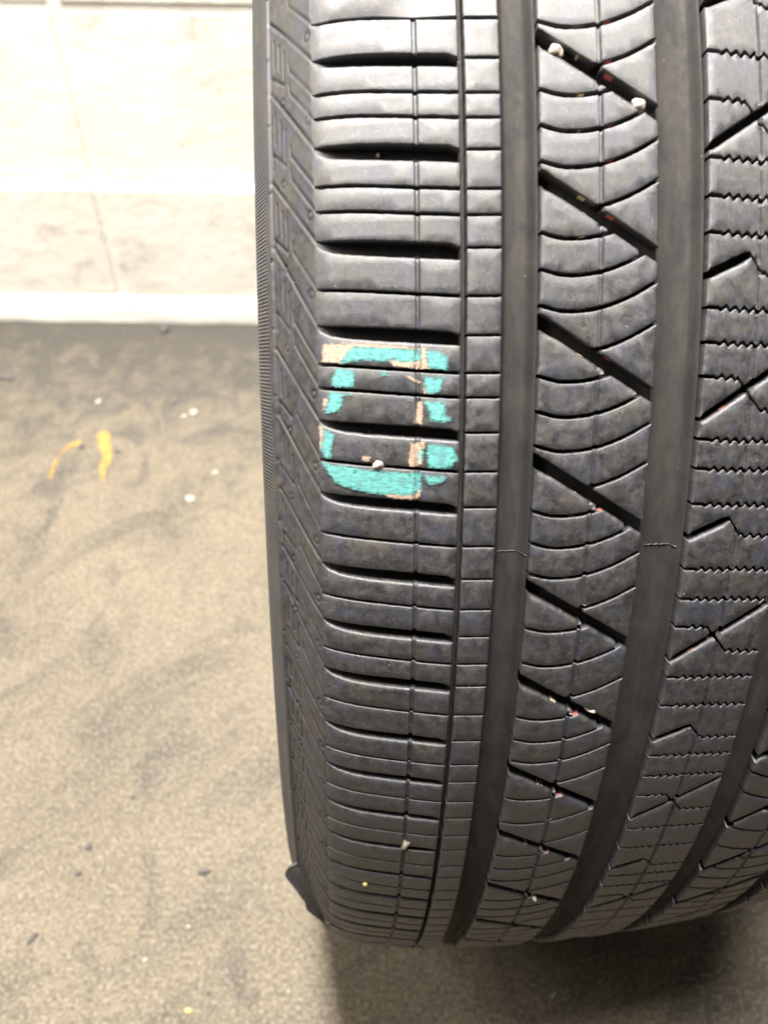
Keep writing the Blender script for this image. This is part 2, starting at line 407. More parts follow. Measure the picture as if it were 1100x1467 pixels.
def piece(name, us, lo, hi, bl, bh, bend=.55, minw=.55, bleft=None):
    """block between the curves lo(u) and hi(u); bl/bh = bevel width along them"""
    run = []; bend_ = bend
    def flush():
        if len(run) < 3 or run[-1][0]-run[0][0] < 1.2: return
        out = []
        e0 = bend if bleft is None else bleft
        for i, (u, a, b) in enumerate(run): out.append((a, u, min(bl(u) if callable(bl) else bl, e0 if i == 0 else 9)))
        def end(u, a, b, rev):
            k = int((b-a)/1.3); bend = e0 if rev else bend_
            L = [(a+(b-a)*j/k, u, bend) for j in range(1, k)] if k > 1 else []
            return L if not rev else L[::-1]
        out += end(run[-1][0], run[-1][1], run[-1][2], False)
        for (u, a, b) in reversed(run): out.append((b, u, bh(u) if callable(bh) else bh))
        out += end(run[0][0], run[0][1], run[0][2], True)
        emit(name, out)
    for u in us:
        a, b = lo(u), hi(u)
        if b-a > minw: run.append((u, a, b))
        else: flush(); run = []
    flush()
def ulist(a, b, step, notches=True):
    L = [a]; u = a+step
    while u < b-step*.4: L.append(u); u += step
    L.append(b)
    for c in NOTCH:
        if a < c < b:
            L = [u for u in L if abs(u-c) > 1.1]+[c-.8, c-.5, c-.3, c+.3, c+.5, c+.8]
    return sorted(L)

# --- shoulder: strips between thin sipes and wide slots, measured down the front, then repeated round the back
SH = [('p', -327.0, 0), ('t', -316.8, 3.5), ('p', -306.5, 0), ('p', -299.8, 0), ('t', -292.1, 4.6), ('p', -280.9, 0), ('p', -274.0, 0),
      ('t', -266.2, 4.5), ('p', -252.6, 0), ('t', -242.9, 4.0), ('p', -231.9, 0), ('p', -225.2, 0), ('t', -216.2, 3.6), ('p', -204.3, 0),
      ('t', -194.6, 3.5), ('p', -181.9, 0), ('t', -172.3, 3.9), ('p', -161.5, 0), ('t', -153.0, 3.5), ('p', -142.3, 0), ('t', -134.8, 3.9),
      ('p', -122.5, 0), ('t', -112.3, 3.5), ('p', -100.6, 0), ('t', -93.0, 3.2), ('p', -82.0, 0), ('t', -73.5, 3.2), ('p', -62.1, 0),
      ('t', -53.6, 3.2), ('p', -41.5, 0), ('t', -33.0, 3.3), ('p', -21.0, 0), ('t', -12.5, 3.3), ('p', -1.0, 0), ('t', 8.0, 3.4), ('p', 19.5, 0), ('t', 28.5, 3.4)]
s = 28.5; back = CIRC-327.0-28.5; nb = round(back/20.4)
for i in range(1, nb):
    SH.append(('p', s+back/nb*(i-.45), 0)); SH.append(('t', s+back/nb*i, 3.4))
SH.append(('p', CIRC-337.5, 0))
SH.sort(key=lambda q: q[1])
TU = [-47, -45, -35, -19.5, -7.9]
def tiltS(u): return sinterp(u, TU, [-2.5, -2.4, -1.8, -.7, 0])
def tiltT(u): return sinterp(u, TU, [-2.3, -2.2, -1.8, -.9, 0])
def widT(u, w): return .88*w*sinterp(u, [-47, -46, -42, -35, -24, -7.9], [.15, .38, .78, .97, 1.03, 1.0])
def lowedge(b):                                             # upper side of what lies below the boundary
    t, s0, w = b
    return (lambda u: s0+tiltS(u)+.44) if t == 'p' else (lambda u: s0+tiltT(u)+widT(u, w))
def upedge(b):
    t, s0, w = b
    return (lambda u: s0+tiltS(u)-.44) if t == 'p' else (lambda u: s0+tiltT(u)+.9*sstep(-10.6, -7.9, u))
UL_S = ulist(-47, -7.9, 1.3); UL_N = [-6.2, -5.6, -4, -2, 0, 1.6, 2.6, 3.2]
n = len(SH)
for i in range(n):
    a, b = SH[i], SH[(i+1) % n]
    if i == n-1: b = (b[0], b[1]+CIRC, b[2])
    back_ = not (S_LO < a[1] < S_HI)
    us = [-47, -40, -30, -19.5, -7.9] if back_ else UL_S
    piece('shoulder_block', us, lowedge(a), upedge(b), .3 if a[0] == 'p' else .75, .3 if b[0] == 'p' else .55, .35, .55, .06)
    f = lambda q: (lambda u: q[1]+(.8 if q[0] == 't' else 0)+.34)
    g = lambda q: (lambda u: q[1]+(.8 if q[0] == 't' else 0)-.34)
    piece('small_block', [-6.2, -1.5, 3.2] if back_ else UL_N, f(a), g(b), .32, .32, .45)
    # the far shoulder (u mirrored), half a pitch on
    if a[0] == 't' or True:
        mir = lambda fn: (lambda u: fn(UMIR-u)+9.0)
        us2 = [143.4, 158, 172, 185, UEND]
        piece('shoulder_block', us2, mir(lowedge(a)), mir(upedge(b)), .3, .3, .35)

# --- second rib: slanting grooves with curved sipes hanging between them
DIA = [-362, -324, -286, -247.8, -209.2, -170.8, -138, -100, -65.4, -27.5, 10.5, 48.5]
SIP = {-170.8: (15.9, 28.4, 41.4), -100: (16.5, 30, 43.6)}
back = CIRC-362-48.5; nb = round(back/38); k0 = 48.5
for i in range(1, nb): DIA.append(k0+back/nb*i)
DIA.append(CIRC-362)
CU = [12, 14, 20.5, 29.5, 38, 46.5]; CV = [-.9, 0, 1.5, .75, -2.1, -6.7]
def rib_slant(name, u_lo, u_hi, mp, s_off, front_only):
    """mp maps the rib's own u (13.5..46.6) to the tyre's u, so a mirrored rib can reuse it"""
    for j in range(len(DIA)-1):
        d0, d1 = DIA[j], DIA[j+1]; pit = d1-d0
        sip = SIP.get(d0, tuple(q*pit/38.2 for q in (16.8, 26.5, 36.1, 47.2)))
        Dl = lambda u, d=d0: d+(u-14)*.635+3.9+.6*sstep(20, 14, u)
        Du = lambda u, d=d1: d+(u-14)*.635
        clampf = lambda fn: (lambda u: min(max(fn(u), Dl(u)), Du(u)))
        cur = [None]+[(lambda u, o=o: d0+o+sinterp(u, CU, CV)) for o in sip]+[None]
        hidden = not (S_LO-45 < d0 < S_HI)
        us = [13.8, 20.5, 29.5, 38, 46.3] if hidden else ulist(13.7, 46.4, .8)
        for i in range(len(cur)-1):
            A, B = cur[i], cur[i+1]
            lo = Dl if A is None else (lambda u, A=A: max(A(u)+.55, Dl(u)))
            hi = Du if B is None else (lambda u, B=B: min(B(u)-.55, Du(u)))
            bl = (lambda u, A=A: 1.15 if (A is None or A(u)+.55 < Dl(u)) else .3)
            bh = (lambda u, B=B: .45 if (B is None or B(u)-.55 > Du(u)) else .3)
            if mp is None: piece(name, us, lo, hi, bl, bh, .7, .7 if not hidden else 1.2)
            else:
                us2 = sorted(mp(u) for u in us); inv = lambda u: mp(u)      # mp is its own inverse
                if not hidden: us2 = ulist(us2[0], us2[-1], .9)
                piece(name, us2, lambda u: lo(inv(u))+s_off, lambda u: hi(inv(u))+s_off, lambda u: bl(inv(u)), lambda u: bh(inv(u)), .7, .7 if not hidden else 1.2)
rib_slant('rib_block', 13.7, 46.4, None, 0, False)
rib_slant('rib_block', 101, 133.5, lambda u: 147.3-u, 21, False)

# --- middle rib: zigzag sipes, long and short slanting cuts
# each period: (long cut, zigzags, short cut, zigzags, hooked zigzag that runs into the next long cut)
PER = [(-366.5, (-362, -352.5, -343), -332, (-319.2, ), -306.0), (-291.6, (-290.0, -279.7, -269.8), -257.6, (-249.5, -240.0), -230.5),
       (-217.2, (-212.8, -204.2, -193.6), -182.5, (-173.2, -163.2), -153.5), (-140.0, (-134.8, -123.4), -107.6, (-101.2, -91.2), -81.0),
       (-66.6, (-61.5, -48.5), -32.0, (-26.5, -17.0), -7.0), (7.7, (12.5, 25.5), 42, (48, 57.5), 67)]
back = CIRC-366.5-82; nb = round(back/74.5); pl = back/nb
for i in range(nb):
    L = 82+pl*i; PER.append((L, (L+5, L+16), L+33, (L+41, L+50), L+60))
LASTL = CIRC-366.5
def zig(u):
    if u < 64.2 or u > 88.2: return 0
    p = ((u-64.2)/2.75) % 1.0
    w = (.84 if p < .5 else -.84)*(1-abs(4*(p % .5)-1)); return w*(.85+.3*math.sin(u*1.9))
UB = ulist(60.6, 90.2, .46); UBH = [60.6, 68, 75.4, 83, 90.2]
tl = lambda u: .055*(u-60.6)
def zz(o): return lambda u: o+tl(u)+zig(u)
def hook(o): return lambda u: o+tl(u)+(zig(u) if u < 70.6 or u > 79.4 else 0)+9.0*min(1, max(0, (u-71)/7.6))
def short(o):
    def f(u):
        if u < 72.8: return o-.45*(u-59)
        if u < 77: return o-6.2+(u-72.8)/4.2*5.6
        return o-.6+.05*(u-77)+zig(u)
    return f
def longc(o): return lambda u: o-.665*(u-59)
def gl(u): return .35+.95*sstep(58.5, 63, u)               # half width of a long cut
def gs(u): return (.5+.8*sstep(58.5, 62, u)) if u < 71.6 else (.45 if u > 72.6 else 1.0)
for i, (L0, z1, sh, z2, hk) in enumerate(PER):
    L1 = PER[i+1][0] if i+1 < len(PER) else LASTL
    hkp = PER[i-1][4] if i else PER[-1][4]-CIRC
    hid = not (S_LO-80 < L0 < S_HI); us = UBH if hid else UB; G = .5
    Lg, Hk, Hp, Ln = longc(L0), hook(hk), hook(hkp), longc(L1)
    seq = [zz(q) for q in z1]; nm = 'centre_block'
    lw = lambda u: 1.0 if Lg(u)+gl(u) > Hp(u)+G else .28
    piece(nm, us, lambda u: max(Lg(u)+gl(u), Hp(u)+G), lambda u: seq[0](u)-G, lw, .28, .7)
    for A, B in zip(seq, seq[1:]): piece(nm, us, lambda u: max(A(u)+G, Lg(u)+gl(u), Hp(u)+G), lambda u: B(u)-G, .28, .28, .7)
    S_ = short(sh)
    piece(nm, us, lambda u: seq[-1](u)+G, lambda u: S_(u)-gs(u), .28, lambda u: .4 if u < 72 else .28, .7)
    s2 = [zz(q) for q in z2]
    piece(nm, us, lambda u: S_(u)+gs(u), lambda u: s2[0](u)-G, lambda u: 1.0 if u < 72 else .28, .28, .7)
    for A, B in zip(s2, s2[1:]): piece(nm, us, lambda u: A(u)+G, lambda u: B(u)-G, .28, .28, .7)
    A = s2[-1]
    piece(nm, us, lambda u: A(u)+G, lambda u: min(Hk(u)-G, Ln(u)-gl(u)), .28, .3, .7)
    piece(nm, [u for u in us if u < 76], lambda u: Hk(u)+G, lambda u: Ln(u)-gl(u), .28, .4, .6)
    piece(nm, [u for u in us if u > 74], lambda u: Ln(u)+gl(u), lambda u: Hk(u)-G, 1.0, .28, .6)
o = mesh_obj('hidden_tread_blocks', REST[0], REST[1], M_TREAD, tyre, REST[2], {'depth': REST[3]}, sharp=42); tag(o, kind='stuff')

# --- floor of the grooves
GR = [(3.2, 13.7), (46.4, 60.6), (90.2, 101.0), (133.6, 143.4)]
def base_depth(u):
    for a, b in GR:
        if a-.01 <= u <= b+.01: return 3.4+4.4*sstep(0, 2.6, min(u-a, b-u))
    v = u if u < 75.3 else UMIR-u
    if v < -8: return sinterp(v, [-47, -45.5, -42, -37, -30, -8], [.2, 1.0, 2.6, 3.6, 4.1, 4.5])
    return 5.3
us = [-47, -46.5, -45.5, -44, -42, -40, -38, -36, -33, -30, -26, -22, -18, -14, -10, -8, -7.9, -6.2, -5, -2, 1, 3.1]
for a, b in GR:
    us += [a, a+.6, a+1.2, a+1.9, a+2.8, (a+b)/2, b-2.8, b-1.9, b-1.2, b-.6, b]
    nx = [q for q in GR if q[0] > b]; e = nx[0][0] if nx else 143.6
    us += [b+.1+(e-b-.2)*k/6 for k in range(7)] if nx else []
us += [147, 152, 158, 164, 170, 176, 182, 187, 190, 193, 195, 196.5, UEND]
us = sorted(set(round(u, 3) for u in us))
NS = 720; vv, uv, dd, ff = [], [], [], []
for i in range(NS+1):
    s = -CIRC/2+CIRC*i/NS
    for u in us:
        d = base_depth(u); d += nz(s*.05, u*.2, 2)*.12
        vv.append(P(s, u, drop(u)+d)); uv.append((s, u)); dd.append(d)
m = len(us)
for i in range(NS):
    for j in range(m-1): ff.append((i*m+j, i*m+j+1, (i+1)*m+j+1, (i+1)*m+j))
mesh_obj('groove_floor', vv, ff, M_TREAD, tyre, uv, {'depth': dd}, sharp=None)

# --- sidewalls
import numpy as np
BU = [(-46.5, 10.1), (-47.02, 9.80), (-49, 12.2), (-52, 16.4), (-56, 22.5), (-59.5, 28), (-61.5, 33), (-63.5, 40), (-65.5, 50), (-66.5, 60), (-66.2, 70), (-64, 82), (-59, 94), (-53, 103), (-49, 109), (-45, 112), (-38, 112.5), (-36, 110)]
bu = np.array(BU); seg = np.r_[0, np.cumsum(np.hypot(*np.diff(bu, axis=0).T))]; seg -= seg[1]
def curve(t):
    return np.array([sinterp(q, list(seg), list(bu[:, 0])) for q in t]), np.array([sinterp(q, list(seg), list(bu[:, 1])) for q in t])
tt = np.r_[seg[0], np.arange(-.2, 25, .4), np.arange(25, 58, 1.0), np.linspace(58, seg[-1], 28)]
ss = np.r_[np.arange(S_LO-14, S_HI+12, .55)]; ss = np.r_[ss, np.linspace(ss[-1]+5, ss[0]+CIRC, 330)]
cu, cdp = curve(tt)
du = np.gradient(cu, tt); ddp = np.gradient(cdp, tt); ln = np.hypot(du, ddp); nu, ndp = -ddp/ln, du/ln  # outward normal in (u, drop)
nu, ndp = np.where(ndp > 0, nu, nu), ndp
Sg, Tg = np.meshgrid(ss, tt, indexing='ij')
Hh = np.zeros_like(Sg)
def seg_d(S, T, a, b):
    dx, dy = b[0]-a[0], b[1]-a[1]; L = dx*dx+dy*dy
    k = np.clip(((S-a[0])*dx+(T-a[1])*dy)/L, 0, 1); return np.hypot(S-a[0]-k*dx, T-a[1]-k*dy)
def groove(S, T, a, b, dep, w): return -dep*np.exp(-(seg_d(S, T, a, b)/w)**2)
tips = [q[1]-2.0 for q in SH if q[0] == 't']; sips = [q[1]-2.5 for q in SH if q[0] == 'p']
for k, s0 in enumerate(tips):
    s1 = tips[(k+1) % len(tips)]; pit = (s1-s0) % CIRC; q = min(1.15, pit/24.5); w = (Sg > s0-42) & (Sg < s0+14)
    rows = np.where(w[:, 0])[0]
    if len(rows) == 0: continue
    i0, i1 = rows[0], rows[-1]+1; S, T = Sg[i0:i1]-s0, Tg[i0:i1]; e = np.zeros_like(S); rj = random.uniform
    e += groove(S, T, (0, -1), (-24*q, 21.2), .62, .42)
    e += .14*np.exp(-(seg_d(S, T, (1.2, -1), (-22.8*q, 21.2))/.8)**2)
    ln_ = [((-17.7, 19), (-8.8, 19)), ((-14.6, 16.2), (-7, 16.2)), ((-11.4, 13.6), (-.9, 13.6)), ((-6.1, 20.3), (-.9, 13.6)), ((-6.1, 20.3), (-1.3, 20.3))]
    for a, b in ln_: e += groove(S, T, (a[0]*q+1, a[1]), (b[0]*q+1, b[1]), .5, .36)
    dm = np.hypot((S-5.0*q), T-15.0); e += np.where(S > -1, -.45*np.exp(-((dm-1.05)/.3)**2), 0)+.15*np.exp(-(dm/.8)**2)
    dm = np.hypot(S+8.6*q, T-2.0); e += -.4*np.exp(-((dm-1.2)/.35)**2)
    Hh[i0:i1] += e
for s0 in sips:
    rows = np.where((Sg[:, 0] > s0-40) & (Sg[:, 0] < s0+6))[0]
    if len(rows) == 0: continue
    i0, i1 = rows[0], rows[-1]+1; S, T = Sg[i0:i1]-s0, Tg[i0:i1]
    Hh[i0:i1] += groove(S, T, (0, -1), (-12.5, 10.6), .5, .36)+groove(S, T, (-12.5, 10.6), (-15.5, 11.0), .4, .36)+.12*np.exp(-(seg_d(S, T, (1.0, -1), (-11.6, 10.6))/.7)**2)
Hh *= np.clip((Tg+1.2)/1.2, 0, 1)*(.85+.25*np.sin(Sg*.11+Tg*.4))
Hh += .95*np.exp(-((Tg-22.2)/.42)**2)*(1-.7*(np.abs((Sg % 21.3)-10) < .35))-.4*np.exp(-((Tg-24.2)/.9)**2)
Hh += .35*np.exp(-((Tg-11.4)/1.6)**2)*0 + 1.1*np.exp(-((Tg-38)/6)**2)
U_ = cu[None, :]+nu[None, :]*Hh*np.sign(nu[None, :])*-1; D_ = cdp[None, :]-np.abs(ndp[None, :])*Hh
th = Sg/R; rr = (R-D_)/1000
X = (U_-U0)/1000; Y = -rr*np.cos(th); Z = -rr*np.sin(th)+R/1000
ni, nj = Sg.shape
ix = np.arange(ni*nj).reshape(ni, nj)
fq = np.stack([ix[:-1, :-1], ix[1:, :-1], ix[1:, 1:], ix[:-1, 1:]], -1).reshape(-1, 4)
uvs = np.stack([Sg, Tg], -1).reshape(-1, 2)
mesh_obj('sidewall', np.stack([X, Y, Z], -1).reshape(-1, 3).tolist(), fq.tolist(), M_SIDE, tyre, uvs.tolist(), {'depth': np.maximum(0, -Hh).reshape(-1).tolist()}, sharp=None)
# far sidewall, plain, and the inner liner
t2 = np.linspace(seg[0], seg[-1], 60); u2, d2 = curve(t2); s2 = np.linspace(0, CIRC, 360)
def revolve(name, us_, ds_, mat):
    v, uvl, f = [], [], []
    for s in s2:
        for u, d in zip(us_, ds_): v.append(P(s, u, d)); uvl.append((s, u))
    m = len(us_)
    for i in range(len(s2)-1):
        for j in range(m-1): f.append((i*m+j, i*m+j+1, (i+1)*m+j+1, (i+1)*m+j))
    return mesh_obj(name, v, f, mat, tyre, uvl, {'depth': [0.0]*len(v)}, sharp=None)
off = drop(UEND)-9.75
revolve('sidewall', UMIR-u2, d2+off*np.clip(1-(d2-9)/100, 0, 1), M_SIDE)
li = [(-36, 110), (-42, 104), (-51, 92), (-57, 78), (-58, 62), (-54, 46), (-46, 32), (-34, 23), (-10, 18), (30, 15), (75, 16), (120, 22), (160, 30), (184, 40), (200, 52), (207, 64), (206, 78), (200, 92), (192, 104), (186.6, 110)]
revolve('inner_liner', [q[0] for q in li], [q[1] for q in li], M_SIDE)

# --- moulding seam and vent hairs
def tube(name, pts, r, mat, parent, nseg=6):
    v, f = [], []; pts = [Vector(p) for p in pts]; n = len(pts)
    for i, p in enumerate(pts):
        t = (pts[min(n-1, i+1)]-pts[max(0, i-1)]).normalized(); a = t.orthogonal().normalized(); b = t.cross(a)
        rr = r[i] if isinstance(r, (list, tuple)) else r
        for k in range(nseg):
            an = 2*math.pi*k/nseg; v.append(p+(a*math.cos(an)+b*math.sin(an))*rr)
    for i in range(n-1):
        for k in range(nseg): f.append((i*nseg+k, i*nseg+(k+1) % nseg, (i+1)*nseg+(k+1) % nseg, (i+1)*nseg+k))
    f.append(tuple(range(nseg))[::-1]); f.append(tuple((n-1)*nseg+k for k in range(nseg)))
    return mesh_obj(name, [tuple(q) for q in v], f, mat, parent, [(0, 0)]*len(v), {'depth': [0.0]*len(v)}, sharp=None)
seam = -178.5
tube('mould_seam', [P(seam+nz(u, 1)*.4, u, drop(u)+base_depth(u)-.15) for u in np.linspace(50.5, 59.5, 24)], .00018, M_TREAD, tyre)
tube('mould_seam', [P(seam+1+nz(u, 4)*.3, u, drop(u)+base_depth(u)-.1) for u in np.linspace(3.4, 13.4, 20)], 0.00012, M_TREAD, tyre)
tube('vent_hair', [P(44+k*1.2, -48+k*1.9, 9.4-k*.75) for k in range(5)], [.0005, .0006, .0006, .0005, .0002], M_TREAD, tyre)
tube('vent_hair', [P(50+k*.6, -10+k*1.5, drop(-10)-1.0-k*.8) for k in range(5)], [.0005, .0006, .0006, .0005, .0002], M_TREAD, tyre)
# torn flap of rubber at the low shoulder
def flap():
    v, f, uvl = [], [], []; A, B = 16, 7
    for side in (0, 1):
        for i in range(A+1):
            k = i/A; s = 20+k*36
            w = interp(k, [0, .08, .2, .42, .6, .75, .88, 1], [1.5, 7.5, 9.2, 6.8, 5.2, 5.6, 3.0, .6])+.5*nz(k*9, 2)
            for j in range(B+1):
                q = j/B; u = -58.5+9.5*k-w*q; d = 27-14*k+2.5*math.sin(q*2.2)-q*3.5*k
                d += (.9 if side else -.9)*(1-.5*q); v.append(P(s+2*q*(k-.3), u, d)); uvl.append((s, u))
    o = (A+1)*(B+1); ix = lambda sd, i, j: sd*o+i*(B+1)+j
    for i in range(A):
        for j in range(B):
            f.append((ix(0, i, j), ix(0, i+1, j), ix(0, i+1, j+1), ix(0, i, j+1))); f.append((ix(1, i, j), ix(1, i, j+1), ix(1, i+1, j+1), ix(1, i+1, j)))
        f.append((ix(0, i, B), ix(0, i+1, B), ix(1, i+1, B), ix(1, i, B)))
    for e in (0, A):
        for j in range(B): f.append((ix(0, e, j), ix(0, e, j+1), ix(1, e, j+1), ix(1, e, j)))
    return tag(mesh_obj('rubber_flap', v, f, M_SIDE, tyre, uvl, {'depth': [0.0]*len(v)}, sharp=50), 'smooth dark torn flap at the foot of the shoulder')
flap()

# --- paint strokes on the shoulder blocks
PAINT=[
('t',[(-239.2,-36.6),(-239.2,-33.0),(-238.7,-26.4),(-238.2,-19.0),(-235.7,-18.8),(-234.9,-23.1),(-235.8,-26.4),(-235.4,-29.7),(-235.8,-33.9),(-235.4,-37.2),(-235.0,-39.9),(-235.7,-40.4),(-237.3,-38.9)]),
('c',[(-239.8,-45.1),(-240.1,-42.2),(-240.0,-37.2),(-239.0,-36.8),(-236.7,-39.7),(-235.0,-40.8),(-234.6,-42.3),(-235.5,-45.6)]),
('c',[(-236.0,-27.3),(-235.2,-23.1),(-235.9,-18.8),(-233.2,-17.7),(-232.8,-19.0),(-233.4,-23.1),(-234.3,-25.6),(-235.1,-27.3)]),
('c',[(-240.4,-42.2),(-240.0,-32.2),(-239.4,-24.8),(-238.9,-17.3),(-238.3,-17.3),(-238.6,-26.4),(-239.1,-37.2)]),
('c',[(-238.8,-19.1),(-238.6,-17.5),(-236.3,-17.1),(-233.0,-16.3),(-232.8,-18.1),(-235.9,-18.8)]),
('t',[(-238.2,-17.3),(-237.6,-14.0),(-236.1,-11.6),(-233.4,-11.5),(-232.8,-12.4),(-233.0,-14.8),(-233.7,-16.5),(-235.9,-17.1)]),
('t',[(-233.5,-41.4),(-233.1,-37.3),(-230.6,-37.1),(-228.2,-37.7),(-228.1,-40.9),(-228.2,-43.4),(-230.6,-42.5)]),
('c',[(-231.8,-24.6),(-231.3,-21.5),(-229.9,-18.6),(-229.2,-18.8),(-230.3,-21.0)]),
('t',[(-232.3,-30.2),(-232.2,-27.1),(-231.6,-27.3),(-231.4,-29.4)]),
('t',[(-230.8,-17.7),(-230.7,-10.7),(-229.7,-12.8),(-227.6,-13.6),(-226.2,-15.2),(-226.6,-16.7),(-228.5,-17.5)]),
('c',[(-229.7,-17.9),(-228.5,-17.1),(-226.0,-15.0),(-225.7,-17.5)]),
('t',[(-226.9,-43.6),(-226.7,-39.9),(-225.9,-37.6),(-225.0,-38.0),(-225.4,-40.1),(-222.4,-40.8),(-221.3,-41.6),(-220.5,-44.6),(-221.2,-45.2),(-224.1,-43.9)]),
('c',[(-224.9,-45.3),(-224.1,-43.9),(-221.1,-45.1),(-221.4,-45.7)]),
('t',[(-224.3,-17.3),(-224.1,-12.3),(-220.9,-11.8),(-220.0,-10.6),(-219.0,-10.8),(-218.6,-13.5),(-219.2,-15.8),(-221.3,-16.4),(-223.0,-17.7)]),
('c',[(-223.8,-19.6),(-224.3,-18.6),(-219.2,-18.6),(-218.7,-17.9),(-218.1,-18.9),(-218.4,-20.4),(-220.9,-19.7)]),
('t',[(-215.9,-45.5),(-214.5,-42.6),(-212.7,-43.2),(-207.7,-44.0),(-207.6,-45.3),(-210.2,-46.3),(-213.4,-45.8)]),
('c',[(-216.9,-46.6),(-216.3,-45.4),(-210.2,-45.9),(-209.6,-46.9)]),
('c',[(-212.3,-21.2),(-212.5,-19.3),(-211.9,-18.2),(-205.8,-18.6),(-205.5,-21.4),(-207.9,-21.7)]),
('t',[(-211.7,-19.1),(-211.4,-18.1),(-208.4,-18.2),(-206.0,-19.0),(-207.5,-19.6)]),
('t',[(-211.9,-16.8),(-212.1,-13.8),(-211.5,-9.8),(-208.5,-8.5),(-205.9,-10.3),(-205.4,-13.7),(-206.0,-16.3),(-208.4,-16.8)]),
('c',[(-208.8,-35.0),(-208.0,-32.8),(-207.3,-33.3),(-207.7,-34.8)]),
('t',[(-208.5,-47.2),(-206.3,-44.9),(-205.6,-41.4),(-205.3,-37.6),(-204.5,-33.3),(-204.2,-29.9),(-204.2,-26.5),(-203.8,-23.1),(-204.2,-18.8),(-199.1,-18.5),(-197.7,-20.9),(-197.6,-24.7),(-197.7,-29.9),(-198.1,-33.3),(-199.4,-38.5),(-200.5,-42.3),(-203.1,-44.9)]),
('c',[(-198.0,-29.9),(-197.9,-24.7),(-197.9,-20.9),(-199.5,-18.5),(-196.1,-19.6),(-196.5,-23.0),(-196.9,-27.3)]),
('t',[(-203.3,-17.7),(-203.0,-10.9),(-201.4,-13.2),(-200.9,-15.8),(-201.8,-17.1)]),
('c',[(-213.0,-18.9),(-213.2,-17.6),(-211.2,-17.5),(-211.2,-18.7)])
]

def patch(name, poly, mat, parent, pos, step, tops=None, blur=1.0):
    """a thin ragged-edged coat over a surface; pos(s, u) -> point"""
    ss_ = [q[0] for q in poly]; us_ = [q[1] for q in poly]
    rim = []
    for i in range(len(poly)):
        a, b = poly[i], poly[(i+1) % len(poly)]; L = math.hypot(b[0]-a[0], b[1]-a[1]); k = max(1, int(L/step))
        for j in range(k): rim.append((a[0]+(b[0]-a[0])*j/k, a[1]+(b[1]-a[1])*j/k))
    pts = [Vector(q) for q in rim]
    s = min(ss_)
    while s < max(ss_):
        u = min(us_)
        while u < max(us_):
            p = (s+random.uniform(-.15, .15)*step, u+random.uniform(-.15, .15)*step)
            if inside(p, poly) and dist_edges(p, poly) > step*.5: pts.append(Vector(p))
            u += step
        s += step
    r = delaunay_2d_cdt(pts, [], [list(range(len(rim)))], 1, 1e-6)
    v2 = [(q.x, q.y) for q in r[0]]; f = []
    for t in r[2]:
        c = (sum(v2[k][0] for k in t)/3, sum(v2[k][1] for k in t)/3)
        if tops is None or any(inside(c, q) for q in tops): f.append(t)
    if not f: return None
    ed = [min(1.0, dist_edges(q, poly)/blur) for q in v2]
    V = [pos(*q) for q in v2]
    return mesh_obj(name, V, f, mat, parent, v2, {'edge': ed}, sharp=None)
tops = [q for q in BLOCK_TOPS if min(p[1] for p in q) < -40 and -262 < q[0][0] < -180]
for i, (c, poly) in enumerate(PAINT):
    lift = .10+.012*i if c == 'c' else .16+.012*i
    cs = sum(q[0] for q in poly)/len(poly); cu_ = sum(q[1] for q in poly)/len(poly)
    poly = [(s_+.45*(1 if s_ > cs else -1), u_+.5*(1 if u_ > cu_ else -1)) for s_, u_ in poly]
    patch('turquoise_paint_stroke' if c == 't' else 'cream_paint_stroke', poly, M_TURQ if c == 't' else M_CREAM, tyre,
          lambda s, u: P(s, u, drop(u)+notch(u)-lift), .55, tops, 1.1 if c == 't' else .8)

# ------------------------------------------------------------------ grit caught in the tread
def lump(name, loc, size, mat, seed, squash=(1, 1, 1)):
    bm = bmesh.new(); bmesh.ops.create_icosphere(bm, subdivisions=3, radius=1)
    for v in bm.verts:
        q = v.co.copy(); k = 1+.38*noise.noise(q*.9+Vector((seed*3.1, 0, 0)))+.10*noise.noise(q*3.2+Vector((0, seed, 0)))
        v.co = Vector((q.x*k*squash[0], q.y*k*squash[1], q.z*k*squash[2]))*size
    me = bpy.data.meshes.new(name); bm.to_mesh(me); bm.free(); me.materials.append(mat)
    me.polygons.foreach_set('use_smooth', [True]*len(me.polygons)); me.set_sharp_from_angle(angle=rad(50))
    o = bpy.data.objects.new(name, me); COL.objects.link(o); o.location = loc; o.rotation_euler = (seed*1.7, seed*.9, seed*2.3); return o
TM = Matrix.Translation(tyre.location) @ rotm.to_4x4()
def on_tyre(s, u, d): return TM @ Vector(P(s, u, drop(u)+d))
